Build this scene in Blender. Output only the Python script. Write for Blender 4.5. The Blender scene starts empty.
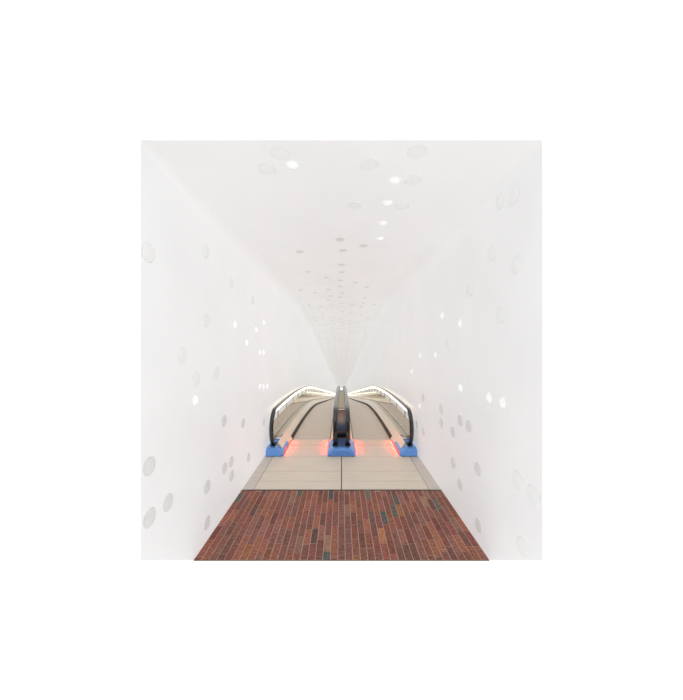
import bpy, bmesh, math, random
from mathutils import Vector
random.seed(7)
C = bpy.context.scene.collection
U = 0.0265            # metres per layout unit
F = 300.0             # focal length in pixels
DY = U * F            # metres of depth per unit of d
CAMZ = 94.6 * U
XW = 64.8 * U         # half width of the passage
HC = 160.3 * U        # height of the ceiling over the floor
RC = 12 * U           # radius of the curved corners
D_END = 20.0

# ------------------------------------------------------------------ helpers
def drop(y):
    """level landing, convex transition curve, then the ten degree incline"""
    d = y / DY
    d0, d1, sl = .85, 2.10, 51.5
    if d <= d0: return 0.0
    if d <= d1: return -sl * (d - d0) ** 2 / (2 * (d1 - d0)) * U
    return -sl * (d - (d0 + d1) / 2) * U

def ysamp(a, b):
    a, b = a * DY, b * DY
    out = [a]
    y = a
    while y < b - 1e-6:
        st = .35 if y < 2.3 * DY else 2.0
        y = min(b, y + st)
        out.append(y)
    return out

def obj(name, bm, mat, parent=None, smooth=False):
    me = bpy.data.meshes.new(name)
    bmesh.ops.recalc_face_normals(bm, faces=bm.faces)
    bm.to_mesh(me); bm.free()
    for m in (mat if isinstance(mat, (list, tuple)) else [mat]):
        me.materials.append(m)
    if smooth:
        for p in me.polygons: p.use_smooth = True
    o = bpy.data.objects.new(name, me); C.objects.link(o)
    if parent: o.parent = parent
    return o

def tag(o, label, cat, group=None):
    o['label'] = label; o['category'] = cat
    if group: o['group'] = group
    return o

def thing(name, label, cat, loc=(0, 0, 0), group=None):
    o = bpy.data.objects.new(name, None); C.objects.link(o)
    o.location = loc; o.empty_display_size = .2
    return tag(o, label, cat, group)

def struct(o):
    o['kind'] = 'structure'; return o

def add_box(bm, x0, x1, y0, y1, z0, z1):
    v = [bm.verts.new(p) for p in ((x0,y0,z0),(x1,y0,z0),(x1,y1,z0),(x0,y1,z0),(x0,y0,z1),(x1,y0,z1),(x1,y1,z1),(x0,y1,z1))]
    fs = []
    for f in ((0,3,2,1),(4,5,6,7),(0,1,5,4),(1,2,6,5),(2,3,7,6),(3,0,4,7)):
        fs.append(bm.faces.new([v[i] for i in f]))
    return fs

def loft(bm, prof, ys, follow=True):
    """closed profile of (x, z) swept along the walkway"""
    rings = []
    for y in ys:
        dz = drop(y) if follow else 0
        rings.append([bm.verts.new((x, y, z + dz)) for x, z in prof])
    n = len(prof)
    for a, b in zip(rings, rings[1:]):
        for i in range(n):
            j = (i + 1) % n
            bm.faces.new((a[i], a[j], b[j], b[i]))
    bm.faces.new(rings[0][::-1]); bm.faces.new(rings[-1])

def bevel(bm, w, seg=2):
    bmesh.ops.bevel(bm, geom=list(bm.edges), offset=w, segments=seg, affect='EDGES', profile=.5, clamp_overlap=True)

def path_sweep(bm, x, pts, hw, hh):
    """rounded band section swept along a path lying in the plane x = const"""
    n = len(pts); rings = []
    sec = []
    for k in range(12):
        a = 2 * math.pi * k / 12
        ca, sa = math.cos(a), math.sin(a)
        sec.append((hw * math.copysign(abs(ca) ** .6, ca), hh * math.copysign(abs(sa) ** .6, sa)))
    for i, (y, z) in enumerate(pts):
        p0 = pts[max(0, i - 1)]; p1 = pts[min(n - 1, i + 1)]
        ty, tz = p1[0] - p0[0], p1[1] - p0[1]
        l = math.hypot(ty, tz); ty /= l; tz /= l
        ny, nz = -tz, ty
        rings.append([bm.verts.new((x + a, y + ny * b, z + nz * b)) for a, b in sec])
    for a, b in zip(rings, rings[1:]):
        for i in range(12):
            j = (i + 1) % 12
            bm.faces.new((a[i], a[j], b[j], b[i]))
    bm.faces.new(rings[0][::-1]); bm.faces.new(rings[-1])

# ---------------------------------------------------------------- materials
def new_mat(name):
    m = bpy.data.materials.new(name); m.use_nodes = True
    nt = m.node_tree
    b = nt.nodes['Principled BSDF']
    return m, nt, b

def simple(name, col, rough=.5, metal=0.0, noise=.08, nscale=20, spec=.5):
    m, nt, b = new_mat(name)
    b.inputs['Roughness'].default_value = rough
    b.inputs['Metallic'].default_value = metal
    b.inputs['Specular IOR Level'].default_value = spec
    tc = nt.nodes.new('ShaderNodeTexCoord')
    nz = nt.nodes.new('ShaderNodeTexNoise'); nz.inputs['Scale'].default_value = nscale
    nz.inputs['Detail'].default_value = 4
    nt.links.new(tc.outputs['Object'], nz.inputs['Vector'])
    mx = nt.nodes.new('ShaderNodeMix'); mx.data_type = 'RGBA'
    mx.inputs[6].default_value = (*[c * (1 - noise) for c in col], 1)
    mx.inputs[7].default_value = (*[min(1, c * (1 + noise)) for c in col], 1)
    nt.links.new(nz.outputs['Fac'], mx.inputs[0])
    nt.links.new(mx.outputs[2], b.inputs['Base Color'])
    return m

def lined(name, col, dark, period, width, rough=.4, metal=0.0, axis='Y', spec=.5):
    """fine parallel grooves across a surface"""
    m, nt, b = new_mat(name)
    b.inputs['Roughness'].default_value = rough
    b.inputs['Metallic'].default_value = metal
    b.inputs['Specular IOR Level'].default_value = spec
    tc = nt.nodes.new('ShaderNodeTexCoord')
    sx = nt.nodes.new('ShaderNodeSeparateXYZ'); nt.links.new(tc.outputs['Object'], sx.inputs[0])
    d = nt.nodes.new('ShaderNodeMath'); d.operation = 'DIVIDE'; d.inputs[1].default_value = period
    nt.links.new(sx.outputs[axis], d.inputs[0])
    fr = nt.nodes.new('ShaderNodeMath'); fr.operation = 'FRACT'; nt.links.new(d.outputs[0], fr.inputs[0])
    lt = nt.nodes.new('ShaderNodeMath'); lt.operation = 'LESS_THAN'; lt.inputs[1].default_value = width
    nt.links.new(fr.outputs[0], lt.inputs[0])
    nz = nt.nodes.new('ShaderNodeTexNoise'); nz.inputs['Scale'].default_value = 3; nz.inputs['Detail'].default_value = 6
    mp = nt.nodes.new('ShaderNodeMapping'); mp.inputs['Scale'].default_value = (.6, 3, 1)
    nt.links.new(tc.outputs['Object'], mp.inputs[0]); nt.links.new(mp.outputs[0], nz.inputs['Vector'])
    m0 = nt.nodes.new('ShaderNodeMix'); m0.data_type = 'RGBA'
    m0.inputs[6].default_value = (*[c * .86 for c in col], 1); m0.inputs[7].default_value = (*[c * 1.12 for c in col], 1)
    nt.links.new(nz.outputs['Fac'], m0.inputs[0])
    m1 = nt.nodes.new('ShaderNodeMix'); m1.data_type = 'RGBA'
    m1.inputs[7].default_value = (*dark, 1)
    nt.links.new(m0.outputs[2], m1.inputs[6]); nt.links.new(lt.outputs[0], m1.inputs[0])
    nt.links.new(m1.outputs[2], b.inputs['Base Color'])
    return m

def resin(name, col, trans, rough=.35, mott=.05, ripple=.12):
    """pale translucent resin sheet: passes daylight from outside, slightly glossy and rippled"""
    m = bpy.data.materials.new(name); m.use_nodes = True
    nt = m.node_tree; nt.nodes.clear()
    out = nt.nodes.new('ShaderNodeOutputMaterial')
    tc = nt.nodes.new('ShaderNodeTexCoord')
    nz = nt.nodes.new('ShaderNodeTexNoise'); nz.inputs['Scale'].default_value = 1.1; nz.inputs['Detail'].default_value = 5
    nt.links.new(tc.outputs['Object'], nz.inputs['Vector'])
    mx = nt.nodes.new('ShaderNodeMix'); mx.data_type = 'RGBA'
    mx.inputs[6].default_value = (*[c * (1 - mott) for c in col], 1); mx.inputs[7].default_value = (*[min(1, c * (1 + mott)) for c in col], 1)
    nt.links.new(nz.outputs['Fac'], mx.inputs[0])
    n2 = nt.nodes.new('ShaderNodeTexNoise'); n2.inputs['Scale'].default_value = 5; n2.inputs['Detail'].default_value = 3
    nt.links.new(tc.outputs['Object'], n2.inputs['Vector'])
    bp = nt.nodes.new('ShaderNodeBump'); bp.inputs['Strength'].default_value = ripple; bp.inputs['Distance'].default_value = .05
    nt.links.new(n2.outputs['Fac'], bp.inputs['Height'])
    df = nt.nodes.new('ShaderNodeBsdfDiffuse'); tr = nt.nodes.new('ShaderNodeBsdfTranslucent')
    gl = nt.nodes.new('ShaderNodeBsdfGlossy'); gl.inputs['Roughness'].default_value = rough
    for s in (df, tr):
        nt.links.new(mx.outputs[2], s.inputs['Color'])
    for s in (df, gl):
        nt.links.new(bp.outputs[0], s.inputs['Normal'])
    a = nt.nodes.new('ShaderNodeMixShader'); a.inputs[0].default_value = trans
    nt.links.new(df.outputs[0], a.inputs[1]); nt.links.new(tr.outputs[0], a.inputs[2])
    lw = nt.nodes.new('ShaderNodeLayerWeight'); lw.inputs['Blend'].default_value = .5
    pw = nt.nodes.new('ShaderNodeMath'); pw.operation = 'POWER'; pw.inputs[1].default_value = 4
    nt.links.new(lw.outputs['Facing'], pw.inputs[0])
    fz = nt.nodes.new('ShaderNodeMath'); fz.operation = 'MULTIPLY_ADD'; fz.inputs[1].default_value = .35; fz.inputs[2].default_value = .02
    nt.links.new(pw.outputs[0], fz.inputs[0])
    b = nt.nodes.new('ShaderNodeMixShader')
    nt.links.new(fz.outputs[0], b.inputs[0]); nt.links.new(a.outputs[0], b.inputs[1]); nt.links.new(gl.outputs[0], b.inputs[2])
    nt.links.new(b.outputs[0], out.inputs['Surface'])
    return m

M_wallL = resin('white resin wall', (.96, .96, .96), .50)
M_wallR = resin('white resin wall right', (.955, .955, .955), .475)
M_ceil = resin('white resin ceiling', (.965, .963, .958), .50)
M_disc = resin('grey translucent disc', (.85, .85, .84), .37, rough=.2, ripple=0)
M_ring = resin('pale translucent disc', (.945, .945, .943), .46, rough=.2, ripple=0)
M_lens = resin('clear white lens', (.99, .99, .99), .85, rough=.08, ripple=0)
M_cdisc = resin('ceiling disc', (.92, .92, .91), .5, rough=.2, ripple=0)
M_belt = lined('ribbed belt', (.70, .61, .52), (.50, .41, .36), .133, .14, rough=.45)
M_landing = lined('ribbed landing plate', (.82, .73, .61), (.68, .60, .49), .06, .2, rough=.4)
M_border = lined('smooth border plate', (.70, .63, .56), (.58, .53, .47), .09, .2, rough=.4)
M_comb = lined('comb plate', (.86, .72, .56), (.66, .54, .42), .016, .25, rough=.35, axis='X')
M_joint = simple('dark joint', (.10, .08, .075), .7)
M_skirt = simple('cream skirt', (.96, .87, .71), .3, 0, .03)
M_deck = simple('cream deck', (.62, .52, .39), .3, .2, .05)
M_brush = simple('dark brush', (.055, .03, .028), .6)
M_well = simple('brown well plate', (.82, .68, .64), .2, .9, .06)
M_olive = simple('olive cream deck', (.56, .47, .27), .35, .1, .05)
M_panel = simple('polished balustrade', (.80, .76, .71), .06, 1.0, .02)
m, nt, b = new_mat('clear glass'); M_glass = m
nt.nodes.remove(b)
tb = nt.nodes.new('ShaderNodeBsdfTransparent'); tb.inputs['Color'].default_value = (.97, .98, .975, 1)
gb = nt.nodes.new('ShaderNodeBsdfGlossy'); gb.inputs['Roughness'].default_value = .02
mg = nt.nodes.new('ShaderNodeMixShader'); mg.inputs[0].default_value = .10
nt.links.new(tb.outputs[0], mg.inputs[1]); nt.links.new(gb.outputs[0], mg.inputs[2])
nt.links.new(mg.outputs[0], nt.nodes['Material Output'].inputs['Surface'])
M_rail = simple('black rubber handrail', (.016, .015, .024), .18, 0, .1, 20, .9)
M_trim = simple('steel trim', (.62, .60, .57), .25, 1.0, .03)
M_blue = simple('blue base cover', (.16, .38, .92), .2, .3, .15, 14)
M_black = simple('black rubber inlet', (.012, .012, .016), .5)
M_slab = simple('concrete slab', (.35, .33, .31), .8)

m, nt, b = new_mat('red lamp'); M_lamp = m
b.inputs['Base Color'].default_value = (.5, .03, .02, 1)
b.inputs['Emission Color'].default_value = (1, .055, .03, 1)
b.inputs['Emission Strength'].default_value = 1.2

m, nt, b = new_mat('warm lamp'); M_warm = m
b.inputs['Base Color'].default_value = (.9, .85, .7, 1)
b.inputs['Emission Color'].default_value = (1, .82, .55, 1)
b.inputs['Emission Strength'].default_value = 3.6

# bricks: colour per brick is stored in the mesh, roughened by noise
m, nt, b = new_mat('red paving brick'); M_brick = m
b.inputs['Roughness'].default_value = .75; b.inputs['Specular IOR Level'].default_value = .15
at = nt.nodes.new('ShaderNodeAttribute'); at.attribute_name = 'brick'
nz = nt.nodes.new('ShaderNodeTexNoise'); nz.inputs['Scale'].default_value = 28; nz.inputs['Detail'].default_value = 6
tc = nt.nodes.new('ShaderNodeTexCoord'); nt.links.new(tc.outputs['Object'], nz.inputs['Vector'])
mr = nt.nodes.new('ShaderNodeMapRange'); mr.inputs['From Min'].default_value = .3; mr.inputs['From Max'].default_value = .7
mr.inputs['To Min'].default_value = .6; mr.inputs['To Max'].default_value = 1.4
nt.links.new(nz.outputs['Fac'], mr.inputs['Value'])
vm = nt.nodes.new('ShaderNodeVectorMath'); vm.operation = 'SCALE'
nt.links.new(at.outputs['Color'], vm.inputs[0]); nt.links.new(mr.outputs[0], vm.inputs['Scale'])
nt.links.new(vm.outputs[0], b.inputs['Base Color'])
M_mortar = simple('pale mortar', (.58, .46, .38), .9, 0, .2, 40)

# ------------------------------------------------------------------ setting
D_FRONT, D_BRICK, D_PLATE = .438, .6455, .985
YF, YB = D_FRONT * DY, D_BRICK * DY

bm = bmesh.new()
lay = bm.loops.layers.float_color.new('brick')
def paint(fs, col, mi):
    for f in fs:
        f.material_index = mi
        for l in f.loops: l[lay] = (*col, 1)
paint(add_box(bm, -XW, XW, YF, YB, -.014, -.003), (.3, .25, .2), 1)
ncol = 39; cw = 2 * XW / ncol; bl = .305; j = .0085
pal = [(.245, .105, .080), (.270, .120, .088), (.205, .100, .080), (.285, .130, .085), (.190, .098, .086), (.250, .125, .105), (.225, .092, .08), (.215, .115, .095)]
odd = [(.125, .125, .110), (.10, .12, .115), (.34, .165, .085), (.28, .18, .13), (.14, .09, .08)]
for i in range(ncol):
    x0 = -XW + i * cw
    y = YF - random.choice((0, .5)) * bl - random.uniform(0, .35) * bl
    if i % 2: y -= .5 * bl
    while y < YB - .01:
        y0 = max(y, YF); y1 = min(y + bl, YB)
        if y1 - y0 > .03:
            c = random.choice(pal) if random.random() < .87 else random.choice(odd)
            k = random.uniform(.95, 1.42)
            z = random.uniform(-.0012, .0006)
            sub = bmesh.new()
            paint(add_box(bm, x0 + j / 2, x0 + cw - j / 2, y0 + j / 2, y1 - j / 2, -.01, z), (c[0] * k * 1.06, c[1] * k * .90, c[2] * k * .86), 0)
            sub.free()
        y += bl
struct(obj('floor', bm, [M_brick, M_mortar]))

# the slab that carries the walkways down the incline
bm = bmesh.new()
loft(bm, [(-XW, -.30), (XW, -.30), (XW, -.16), (-XW, -.16)], ysamp(D_BRICK, D_END))
o = struct(obj('floor_slab', bm, M_slab))

# thin steel edge between brick and landing plates
bm = bmesh.new(); add_box(bm, -XW + .002, XW - .002, YB, YB + .018, -.1, .003)
struct(obj('trim_1', bm, M_joint))

# ------------------------------------------------------------- the walkways
NEW_D = .90                       # centre of the round newel end
R_N = 16 * U
HR = 37 * U                       # top of the handrail above the belt

def rail_path():
    yc = NEW_D * DY
    zc = HR - R_N
    pts = []
    for y in reversed(ysamp(NEW_D, D_END)):
        pts.append((y, HR + drop(y)))
    for k in range(1, 15):
        a = math.pi / 2 + k * math.pi / 14
        pts.append((yc + R_N * math.cos(a), zc + R_N * math.sin(a)))
    pts.append((yc + .16, zc - R_N - .004))
    return pts

def handrail(x, parent):
    bm = bmesh.new()
    path_sweep(bm, x, rail_path(), 1.8 * U, .75 * U)
    return obj('handrail', bm, M_rail, parent, smooth=True)

Z_SPLIT = 27.5 * U
def panel(x, parent, z_low, split=False):
    """polished panel with a rounded front end; the outer ones carry a clear glass strip under the handrail"""
    yc = NEW_D * DY; zc = HR - R_N; r = R_N - .7 * U
    cols = []
    for k in range(0, 9):
        a = math.pi - k * math.pi / 16
        h = r * math.sin(a)
        cols.append((yc + r * math.cos(a), max(zc - h, z_low), zc + h))
    for y in ysamp(NEW_D, D_END)[1:]:
        cols.append((y, z_low + drop(y), zc + r + drop(y)))
    t = .006
    def build(name, cols, mat):
        cols = [(y, min(lo, hi - .001), hi) for y, lo, hi in cols]
        bm = bmesh.new()
        rings = [[bm.verts.new((x - t, y, lo)), bm.verts.new((x + t, y, lo)), bm.verts.new((x + t, y, hi)), bm.verts.new((x - t, y, hi))] for y, lo, hi in cols]
        for a, b_ in zip(rings, rings[1:]):
            for i in range(4):
                q = (i + 1) % 4
                bm.faces.new((a[i], a[q], b_[q], b_[i]))
        bm.faces.new(rings[0][::-1]); bm.faces.new(rings[-1])
        return obj(name, bm, mat, parent)
    if not split:
        return build('balustrade_panel', cols, M_panel)
    build('balustrade_panel', [(y, lo, min(hi, Z_SPLIT + drop(y))) for y, lo, hi in cols], M_panel)
    build('glass_strip', [(y, Z_SPLIT + drop(y) + .002, hi) for y, lo, hi in cols if hi > Z_SPLIT + drop(y) + .004], M_glass)['label'] = 'clear glass strip under the handrail'
    # warm lamp strip under the outer handrail
    sx = -1 if x > 0 else 1
    bm = bmesh.new()
    loft(bm, [(x + sx * .009, 34 * U), (x + sx * .030, 34 * U), (x + sx * .030, HR - .9 * U), (x + sx * .009, HR - .9 * U)], ysamp(NEW_D, D_END))
    obj('rail_lamp', bm, M_warm, parent)['label'] = 'warm lamp strip under the handrail'
    y = yc + .3
    while y < 3.2 * DY:
        bm = bmesh.new()
        add_box(bm, x - .012, x + .012, y - .02, y + .02, drop(y) + Z_SPLIT - .03, drop(y) + HR - .75 * U)
        obj('bracket', bm, M_trim, parent)
        y += 1.15

def cover(name, x0, x1, s, mat, parent=None, both=False):
    """blue moulded cover round the newel foot; top slopes towards the walkway"""
    y0, y1 = .838 * DY, .935 * DY
    h = 6.2 * U
    bm = bmesh.new()
    w = x1 - x0
    if both: sec = [(x0, 0), (x1, 0), (x1, h * .42), (x1 - w * .2, h), (x0 + w * .2, h), (x0, h * .42)]
    elif s < 0: sec = [(x0, 0), (x1, 0), (x1, h * .5), (x1 - w * .42, h), (x0, h)]
    else: sec = [(x0, 0), (x1, 0), (x1, h), (x0 + w * .42, h), (x0, h * .5)]
    rings = []
    for y, k, dz in ((y0, .93, 0), (y0 + .10, 1.0, 1), (y1, 1.0, 1)):
        cx = (x0 + x1) / 2
        rings.append([bm.verts.new((cx + (x - cx) * k, y + (z / h) * .06 * (dz == 0), z * (1 if dz else .72))) for x, z in sec])
    n = len(sec)
    for a, b_ in zip(rings, rings[1:]):
        for i in range(n):
            q = (i + 1) % n
            bm.faces.new((a[i], a[q], b_[q], b_[i]))
    bm.faces.new(rings[0][::-1]); bm.faces.new(rings[-1])
    bevel(bm, .022, 3)
    for v in bm.verts: v.co.z += .003
    return obj(name, bm, mat, parent, smooth=False)

def inlet(x, parent):
    bm = bmesh.new()
    y = (NEW_D * DY) - .17
    add_box(bm, x - .065, x + .065, y - .12, y + .16, 3.5 * U, 7.0 * U)
    bevel(bm, .02, 2)
    return obj('handrail_inlet', bm, M_black, parent)

def walkway(s, label):
    t = thing('moving_walkway', label, 'moving walkway', (0, 0, 0), 'moving walkways')
    ysB = ysamp(D_PLATE, D_END)
    def strip(name, a, mat, ys, smooth=False):
        bm = bmesh.new(); loft(bm, [(s * x * U, z * U) for x, z in a], ys); return obj(name, bm, mat, t, smooth)
    strip('belt', [(11.2, -3), (48.6, -3), (48.6, 0), (11.2, 0)], M_belt, ysB)
    # landing: ribbed floor plates with open joints
    cuts = [.6505, .690, .741, .838, .935]
    for a, b_ in zip(cuts, cuts[1:]):
        bm = bmesh.new()
        xo = 57 if b_ < .8 or True else 49
        add_box(bm, *sorted((s * .3 * U, s * 57 * U)), a * DY + .004, b_ * DY - .004, -.1, 0)
        obj('landing_plate', bm, M_landing, t)
    bm = bmesh.new(); add_box(bm, *sorted((s * 57.35 * U, s * 64.7 * U)), .6505 * DY, .935 * DY, -.1, 0)
    obj('border_plate', bm, M_border, t)
    bm = bmesh.new(); add_box(bm, *sorted((s * 10 * U, s * 49.5 * U)), .9355 * DY, D_PLATE * DY, -.09, .004)
    obj('comb_plate', bm, M_comb, t)['label'] = 'bright comb plate'
    bm = bmesh.new(); add_box(bm, *sorted((s * .32 * U, s * 64.6 * U)), .649 * DY, .98 * DY, -.13, -.102)
    obj('landing_frame', bm, M_joint, t)
    ysS = ysamp(.868, D_END)
    strip('skirt_panel', [(49, -3), (50.2, -3), (55.5, 9), (55, 9.6), (49, .8)], M_skirt, ysS)
    strip('skirt_panel', [(11.1, -3), (8.6, -3), (7.4, 9), (7.8, 9.6), (11.1, .8)], M_skirt, ysamp(.936, D_END))
    strip('skirt_brush', [(48.3, .4), (49.2, .4), (50.6, 3.2), (49.6, 3.2)], M_brush, ysamp(1.0, D_END))
    strip('skirt_brush', [(11.7, .3), (11.0, .3), (10.6, 1.4), (11.1, 1.4)], M_brush, ysamp(1.0, D_END))
    strip('outer_deck', [(55.2, 8), (64.6, 8), (64.6, 9), (55.2, 9)], M_deck, ysamp(.935, D_END))
    strip('deck_trim', [(55.1, 9), (56.4, 9), (56.4, 10), (55.1, 10)], M_trim, ysamp(.935, D_END))
    panel(s * 59.5 * U, t, 9 * U, True)
    panel(s * 5.5 * U, t, 5 * U)
    h = handrail(s * 59.5 * U, t); handrail(s * 5.5 * U, t)
    c = cover('base_cover', *sorted((s * 49.3 * U, s * 64.2 * U)), s, M_blue, t)
    c['label'] = 'blue cover round the handrail foot'
    inlet(s * 59.5 * U, t)
    # red entry lamps tucked under the skirts, shining on the floor
    for xa, q in ((48.8, -1), (12.4, 1)):
        bm = bmesh.new()
        add_box(bm, *sorted((s * xa * U, s * (xa + q * .25) * U)), .862 * DY, .975 * DY, .7 * U, 1.5 * U)
        obj('entry_lamp', bm, M_lamp, t)['label'] = 'red entry lamp strip'
        L = bpy.data.lights.new('entry light', 'AREA'); L.shape = 'RECTANGLE'
        L.size = .9; L.size_y = .02; L.color = (1, .03, .02); L.energy = 4
        lo = bpy.data.objects.new('entry_light', L); C.objects.link(lo); lo.parent = t
        lo.location = (s * (xa + q * .4) * U, .92 * DY, 1.5 * U)
        aim = Vector((s * q * .7, 0, -.7))
        lo.rotation_euler = aim.to_track_quat('-Z', 'Y').to_euler()
    return t
walkway(-1, 'inclined moving walkway along the left white wall, with black handrails and blue feet')
walkway(1, 'inclined moving walkway along the right white wall, with black handrails and blue feet')

# ---- divider between the two walkways
t = thing('divider', 'narrow divider between the two walkways, blue cover in front and cream deck behind', 'divider')
bmx = cover('base_cover', -12.2 * U, 12.2 * U, 0, M_blue, t, both=True)
for s in (-1, 1):
    inlet(s * 5.5 * U, t)
def dstrip(name, a, mat, ys):
    bm = bmesh.new(); loft(bm, [(x * U, z * U) for x, z in a], ys); return obj(name, bm, mat, t)
dstrip('well_plate', [(-5.0, 3), (5.0, 3), (5.0, 4.6), (-5.0, 4.6)], M_well, ysamp(.936, .992))
dstrip('housing', [(-5.0, 5.5), (5.0, 5.5), (5.0, 29.5), (-5.0, 29.5)], M_well, ysamp(.99, 1.02))['label'] = 'brown end face of the divider'
dstrip('deck', [(-5.1, 8), (5.1, 8), (5.1, 30), (-5.1, 30)], M_olive, ysamp(1.021, D_END))['label'] = 'olive cream top of the divider'
dstrip('trim_strip', [(-5.1, 28.8), (5.1, 28.8), (5.1, 30.3), (-5.1, 30.3)], M_trim, ysamp(.984, .9895))
dstrip('crossbar', [(-5.1, 4.7), (5.1, 4.7), (5.1, 6.2), (-5.1, 6.2)], M_black, ysamp(.978, .9895))

# ------------------------------------------------------ discs in the panels
def disc_mesh(name, r, dome, mat):
    bm = bmesh.new(); n = 28
    rr = [(r, 0), (r, .006), (r * .93, .011), (r * .84, .008), (r * .6, .008 + dome * .55), (r * .3, .008 + dome * .9)]
    rings = [[bm.verts.new((q * math.cos(2 * math.pi * k / n), q * math.sin(2 * math.pi * k / n), z)) for k in range(n)] for q, z in rr]
    for a, b_ in zip(rings, rings[1:]):
        for k in range(n):
            bm.faces.new((a[k], a[(k + 1) % n], b_[(k + 1) % n], b_[k]))
    c = bm.verts.new((0, 0, .008 + dome))
    for k in range(n): bm.faces.new((rings[-1][k], rings[-1][(k + 1) % n], c))
    bmesh.ops.recalc_face_normals(bm, faces=bm.faces)
    me = bpy.data.meshes.new(name); bm.to_mesh(me); bm.free(); me.materials.append(mat)
    for p in me.polygons: p.use_smooth = True
    return me
ME = {'g': disc_mesh('grey disc', .083, .002, M_disc), 'r': disc_mesh('pale disc', .090, .002, M_ring),
      'w': disc_mesh('white lens', .070, .03, M_lens), 'c': disc_mesh('ceiling disc', .072, .004, M_cdisc)}

RAD = {'g': .083, 'r': .090, 'w': .068}
HOLES = {-1: [], 1: [], 0: []}
def wall_disc(px, py, kind, label, group):
    off = px - 341.5
    s = 1 if off > 0 else -1
    d = 64.8 / abs(off)
    y = d * DY; z = CAMZ - (py - 344) * d * U
    o = bpy.data.objects.new('wall_lens' if kind == 'w' else 'wall_disc', ME[kind]); C.objects.link(o)
    o.location = (s * (XW - .0005), y, z); o.rotation_euler = (0, -s * math.pi / 2, 0)
    tag(o, label, 'lens' if kind == 'w' else 'disc', group)
    HOLES[s].append((y, z, RAD[kind] * .97))

LG, RG = 'discs in the left wall', 'discs in the right wall'
for a in [
    (149, 466, 'g', 'large grey disc high at the near end of the left wall, above another one'),
    (149.3, 517.7, 'g', 'large grey disc low at the near end of the left wall, nearest the floor there'),
    (167.8, 502.5, 'g', 'grey disc in the left wall just behind the two nearest large ones'),
    (206.9, 486.6, 'g', 'grey disc in the left wall, upper one of the pair beside the brick floor'),
    (206.7, 522.5, 'g', 'lowest grey disc in the left wall beside the brick floor, lower of a pair'),
    (224.4, 468, 'g', 'grey disc in the left wall, nearest of the close trio by the landing'),
    (231, 461.7, 'g', 'grey disc in the left wall, top one of the close trio by the landing'),
    (231.3, 475.5, 'g', 'grey disc in the left wall, lowest of the close trio by the landing'),
    (248.4, 457.4, 'g', 'grey disc in the left wall, closest to the blue handrail foot'),
    (223.8, 421, 'g', 'lone grey disc at handrail height in the left wall, nearer of two level ones'),
    (242.8, 423, 'g', 'lone grey disc at handrail height in the left wall, farther of two level ones'),
    (263.5, 422, 'g', 'small grey disc in the left wall right beside the black handrail end')]:
    wall_disc(*a, LG)
for p in [(195.8, 379), (216, 373), (148, 252.6), (205.5, 251), (205.5, 320), (230.6, 282.5), (182, 355), (252, 300)]:
    wall_disc(*p, 'r', 'faint pale disc on the upper left white wall', 'faint discs on the upper left wall')
wall_disc(195, 400, 'w', 'single bulging white lens on the left wall below two faint discs', 'lenses')
for p in [(246.3, 342.9), (259.7, 352.5), (263.6, 352.5), (259.7, 386.4), (263.2, 386.4), (267, 386.4), (234.7, 325), (263.6, 323), (256, 330)]:
    wall_disc(*p, 'w', 'small bright white lens on the left wall above the handrail', 'white lenses on the left wall')
for a in [
    (441.4, 408.9, 'g', 'grey disc in the right wall, upper of two stacked ones behind the handrail end'),
    (441.4, 422.6, 'g', 'grey disc in the right wall, lower of two stacked ones near the handrail end'),
    (460.4, 420.5, 'g', 'grey disc in the right wall, left one of the touching pair'),
    (468.8, 426.1, 'g', 'grey disc in the right wall, right one of the touching pair'),
    (453.1, 431.8, 'g', 'grey disc in the right wall just left of and below the touching pair'),
    (423.7, 431.4, 'g', 'small grey disc in the right wall, beside and below the handrail curve'),
    (423.7, 397.6, 'g', 'small grey disc in the right wall above the handrail curve'),
    (417, 424, 'g', 'thin grey disc in the right wall hard against the handrail end'),
    (453.4, 462.7, 'g', 'grey disc in the right wall, topmost above the landing plate'),
    (478, 469, 'g', 'grey disc in the right wall, right of the topmost one above the landing plate'),
    (460.3, 484.7, 'g', 'grey disc in the right wall low down beside the edge of the brick'),
    (478.7, 525.2, 'g', 'lowest grey disc in the right wall beside the brick floor'),
    (518.5, 479.8, 'r', 'faint pale disc in the near right wall, farther of the two large rings'),
    (534, 494.6, 'r', 'faint pale disc in the near right wall, nearest of the two large rings'),
    (523, 547, 'r', 'faint pale disc cut by the bottom edge of the near right wall')]:
    wall_disc(*a, RG)
for p in [(514.6, 196), (501, 201), (517.3, 264.8), (501, 315), (492, 253), (448, 345), (470, 290)]:
    wall_disc(*p, 'r', 'faint pale disc on the upper right white wall', 'faint discs on the upper right wall')
wall_disc(460.5, 388, 'w', 'bulging white lens on the right wall, smallest of three at head height', 'lenses')
wall_disc(489, 397.6, 'w', 'bulging white lens on the right wall, middle one of three at head height', 'lenses')
wall_disc(502.7, 402.5, 'w', 'bulging white lens on the right wall, nearest of three at head height', 'lenses')
for p in [(420, 355.8), (435.7, 355), (420, 406.5), (460, 323.5), (442.4, 315.5), (412, 372)]:
    wall_disc(*p, 'w', 'small bright white lens on the right wall above the handrail', 'white lenses on the right wall')

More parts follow.
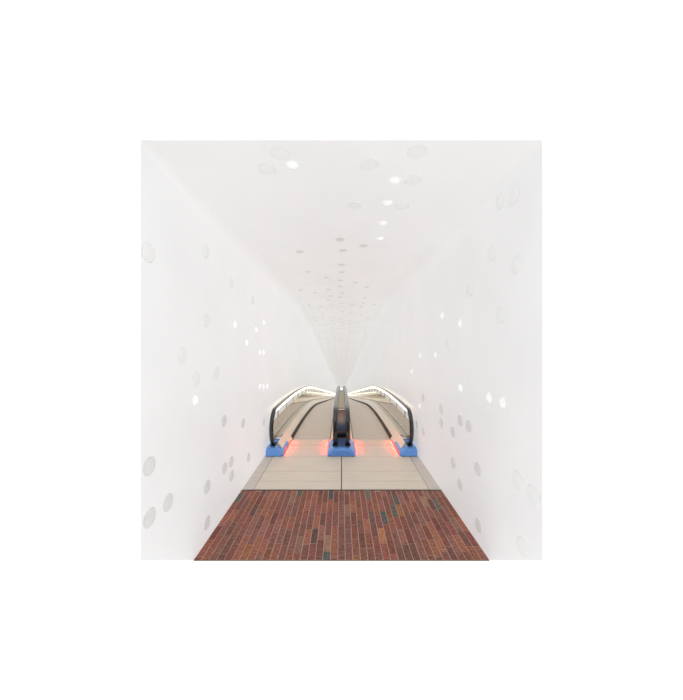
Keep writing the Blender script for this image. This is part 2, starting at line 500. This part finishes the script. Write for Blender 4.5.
def ceil_disc(x, y, kind):
    if kind in 'rw': HOLES[0].append((x, y, RAD[kind] * .97))
    o = bpy.data.objects.new('ceiling_lens' if kind == 'w' else 'ceiling_disc', ME[kind]); C.objects.link(o)
    o.location = (x, y, HC + drop(y) - .001)
    sl = (drop(y + .05) - drop(y - .05)) / .1
    o.rotation_euler = (math.pi + math.atan(sl), 0, 0)
    return o
HX = 65.7
for px, py, kd in [(292.6, 164.6, 'w'), (394.7, 180, 'w'), (387, 202.6, 'w'), (383, 222.6, 'w'), (380, 238, 'w')]:
    d = HX / (344 - py)
    tag(ceil_disc((px - 341.5) * d * U, d * DY, kd), 'bright white lens shining in the near part of the ceiling', 'lens', 'white lenses in the ceiling')
for px, py in [(267, 169), (280, 153), (413, 180), (354, 205), (369, 164), (417, 151), (402, 206)]:
    d = HX / (344 - py)
    tag(ceil_disc((px - 341.5) * d * U, d * DY, 'r'), 'faint pale disc in the near grey part of the ceiling', 'disc', 'faint near ceiling discs')
n = 0; rest = bmesh.new()
y = .614 * DY; row = 0
while y < 9.5 * DY:
    for c in range(-3, 4):
        pr = .8 if abs(c) <= 1 else .55
        if y < 1.4 * DY: pr = (.8, .55, .3, .18)[abs(c)]
        if random.random() > pr: continue
        k = 13 + 6 * min(1, y / (3 * DY))
        x = (c * k + random.uniform(-2, 2)) * U
        yy = y + random.uniform(-.12, .12) + (.4 if c % 2 else 0)
        if any((x - a) ** 2 + (yy - b_) ** 2 < .04 for a, b_, _ in HOLES[0]): continue
        if n < 290:
            tag(ceil_disc(x, yy, 'c'), 'small grey disc in the rows running down the white ceiling', 'disc', 'rows of ceiling discs'); n += 1
        else:
            q = bmesh.new(); q.from_mesh(ME['c'])
            sl = (drop(yy + .05) - drop(yy - .05)) / .1
            from mathutils import Matrix
            q.transform(Matrix.Translation((x, yy, HC + drop(yy) - .001)) @ Matrix.Rotation(math.pi + math.atan(sl), 4, 'X'))
            tmp = bpy.data.meshes.new('tmp'); q.to_mesh(tmp); q.free(); rest.from_mesh(tmp); bpy.data.meshes.remove(tmp)
    y += .8; row += 1
o = obj('far_ceiling_discs', rest, M_cdisc)
tag(o, 'tiny grey discs merging into stripes at the far end of the ceiling', 'discs'); o['kind'] = 'stuff'

# --------------------------------- walls and ceiling, cut out for the discs
from mathutils.geometry import delaunay_2d_cdt
def corner(d):
    """the corner curve opens out from a tight radius at the mouth"""
    t = max(0, min(1, (d - .33) / .35))
    return (.4 * U) + (RC - .4 * U) * t

def sheet(bm, pts, edges, loop, holes, place, verts_out=None):
    """flat sheet in two coordinates with round holes, bent into place"""
    pts = [Vector(p) for p in pts]; edges = list(edges)
    for (a, b_, rad) in holes:
        k0 = len(pts); n = 28
        for k in range(n):
            pts.append(Vector((a + rad * math.cos(2 * math.pi * k / n), b_ + rad * math.sin(2 * math.pi * k / n))))
            edges.append((k0 + k, k0 + (k + 1) % n))
    vo, eo, fo = delaunay_2d_cdt(pts, edges, [loop], 1, 1e-6)[:3]
    vs = [bm.verts.new(place(v)) for v in vo]
    for f in fo:
        c = sum((vo[i] for i in f), Vector((0, 0))) / len(f)
        if any((c.x - a) ** 2 + (c.y - b_) ** 2 < (rad * .995) ** 2 for a, b_, rad in holes): continue
        bm.faces.new([vs[i] for i in f])

def side_wall(name, s, mat):
    ys = [.322 * DY, .4 * DY, YF] + [q * DY for q in (.5, .6, .7)] + ysamp(.75, D_END)
    pts = []; edges = []
    n = len(ys)
    for y in ys:
        d = y / DY
        bot = drop(y) - .16
        if d < .439: bot = -.005 + (CAMZ - 216 * .322 * U) * max(0, (.438 - d) / (.438 - .322))
        pts.append((y, bot))
    for y in ys: pts.append((y, HC - corner(y / DY) + drop(y)))
    loop = list(range(n)) + list(range(2 * n - 1, n - 1, -1))
    bm = bmesh.new()
    sheet(bm, pts, [(i, n + i) for i in range(1, n - 1)], loop, HOLES[s], lambda v: (s * XW, v.x, v.y))
    return struct(obj(name, bm, mat))
side_wall('wall_left', -1, M_wallL)
side_wall('wall_right', 1, M_wallR)

bm = bmesh.new()
ysC = [q * DY for q in (.322, .4, .5, .6, .7)] + ysamp(.75, D_END)
for sgn in (-1, 1):
    rings = []
    for y in ysC:
        rc = corner(y / DY)
        rings.append([bm.verts.new((sgn * (XW - rc + rc * math.cos(k * math.pi / 16)), y, HC - rc + rc * math.sin(k * math.pi / 16) + drop(y))) for k in range(9)])
    for a, b_ in zip(rings, rings[1:]):
        for q in range(8):
            f = bm.faces.new((a[q], a[q + 1], b_[q + 1], b_[q])); f.smooth = True
n = len(ysC)
pts = [(-(XW - corner(y / DY)), y) for y in ysC] + [(XW - corner(y / DY), y) for y in ysC]
sheet(bm, pts, [(i, n + i) for i in range(1, n - 1)], list(range(n)) + list(range(2 * n - 1, n - 1, -1)), HOLES[0], lambda v: (v.x, v.y, HC + drop(v.y)))
bmesh.ops.remove_doubles(bm, verts=bm.verts, dist=.0005)
for f in bm.faces: f.smooth = True
struct(obj('ceiling', bm, M_ceil, smooth=True))

# ------------------------------------------------------------ light, camera
w = bpy.data.worlds.new('World'); bpy.context.scene.world = w; w.use_nodes = True
nt = w.node_tree
bg = nt.nodes['Background']
tc = nt.nodes.new('ShaderNodeTexCoord'); sx = nt.nodes.new('ShaderNodeSeparateXYZ')
nt.links.new(tc.outputs['Generated'], sx.inputs[0])
a = nt.nodes.new('ShaderNodeMath'); a.operation = 'MULTIPLY_ADD'; a.inputs[1].default_value = -.12; a.inputs[2].default_value = 1.40
nt.links.new(sx.outputs['X'], a.inputs[0])
# world strength lowered behind the camera, added to darken walls near the mouth
mr = nt.nodes.new('ShaderNodeMapRange'); mr.inputs['From Min'].default_value = -.9; mr.inputs['From Max'].default_value = .1
mr.inputs['To Min'].default_value = .12; mr.inputs['To Max'].default_value = 1.0
nt.links.new(sx.outputs['Y'], mr.inputs['Value'])
ml = nt.nodes.new('ShaderNodeMath'); ml.operation = 'MULTIPLY'
nt.links.new(a.outputs[0], ml.inputs[0]); nt.links.new(mr.outputs[0], ml.inputs[1])
nt.links.new(ml.outputs[0], bg.inputs['Strength'])
bg.inputs['Color'].default_value = (1, 1, 1, 1)

cam = bpy.data.cameras.new('camera'); co = bpy.data.objects.new('camera', cam); C.objects.link(co)
co.location = (0, 0, CAMZ); co.rotation_euler = (math.pi / 2, 0, 0)
cam.sensor_fit = 'HORIZONTAL'; cam.sensor_width = 36; cam.lens = 36 * F / 683
cam.shift_y = -6 / 683; cam.clip_end = 400; cam.clip_start = .05
sc = bpy.context.scene; sc.camera = co
sc.view_settings.view_transform = 'Standard'; sc.view_settings.look = 'None'
sc.view_settings.exposure = 0; sc.view_settings.gamma = 1; sc.view_settings.use_curve_mapping = False
sc.cycles.max_bounces = 24; sc.cycles.glossy_bounces = 16; sc.cycles.transparent_max_bounces = 24; sc.cycles.diffuse_bounces = 16; sc.cycles.transmission_bounces = 12
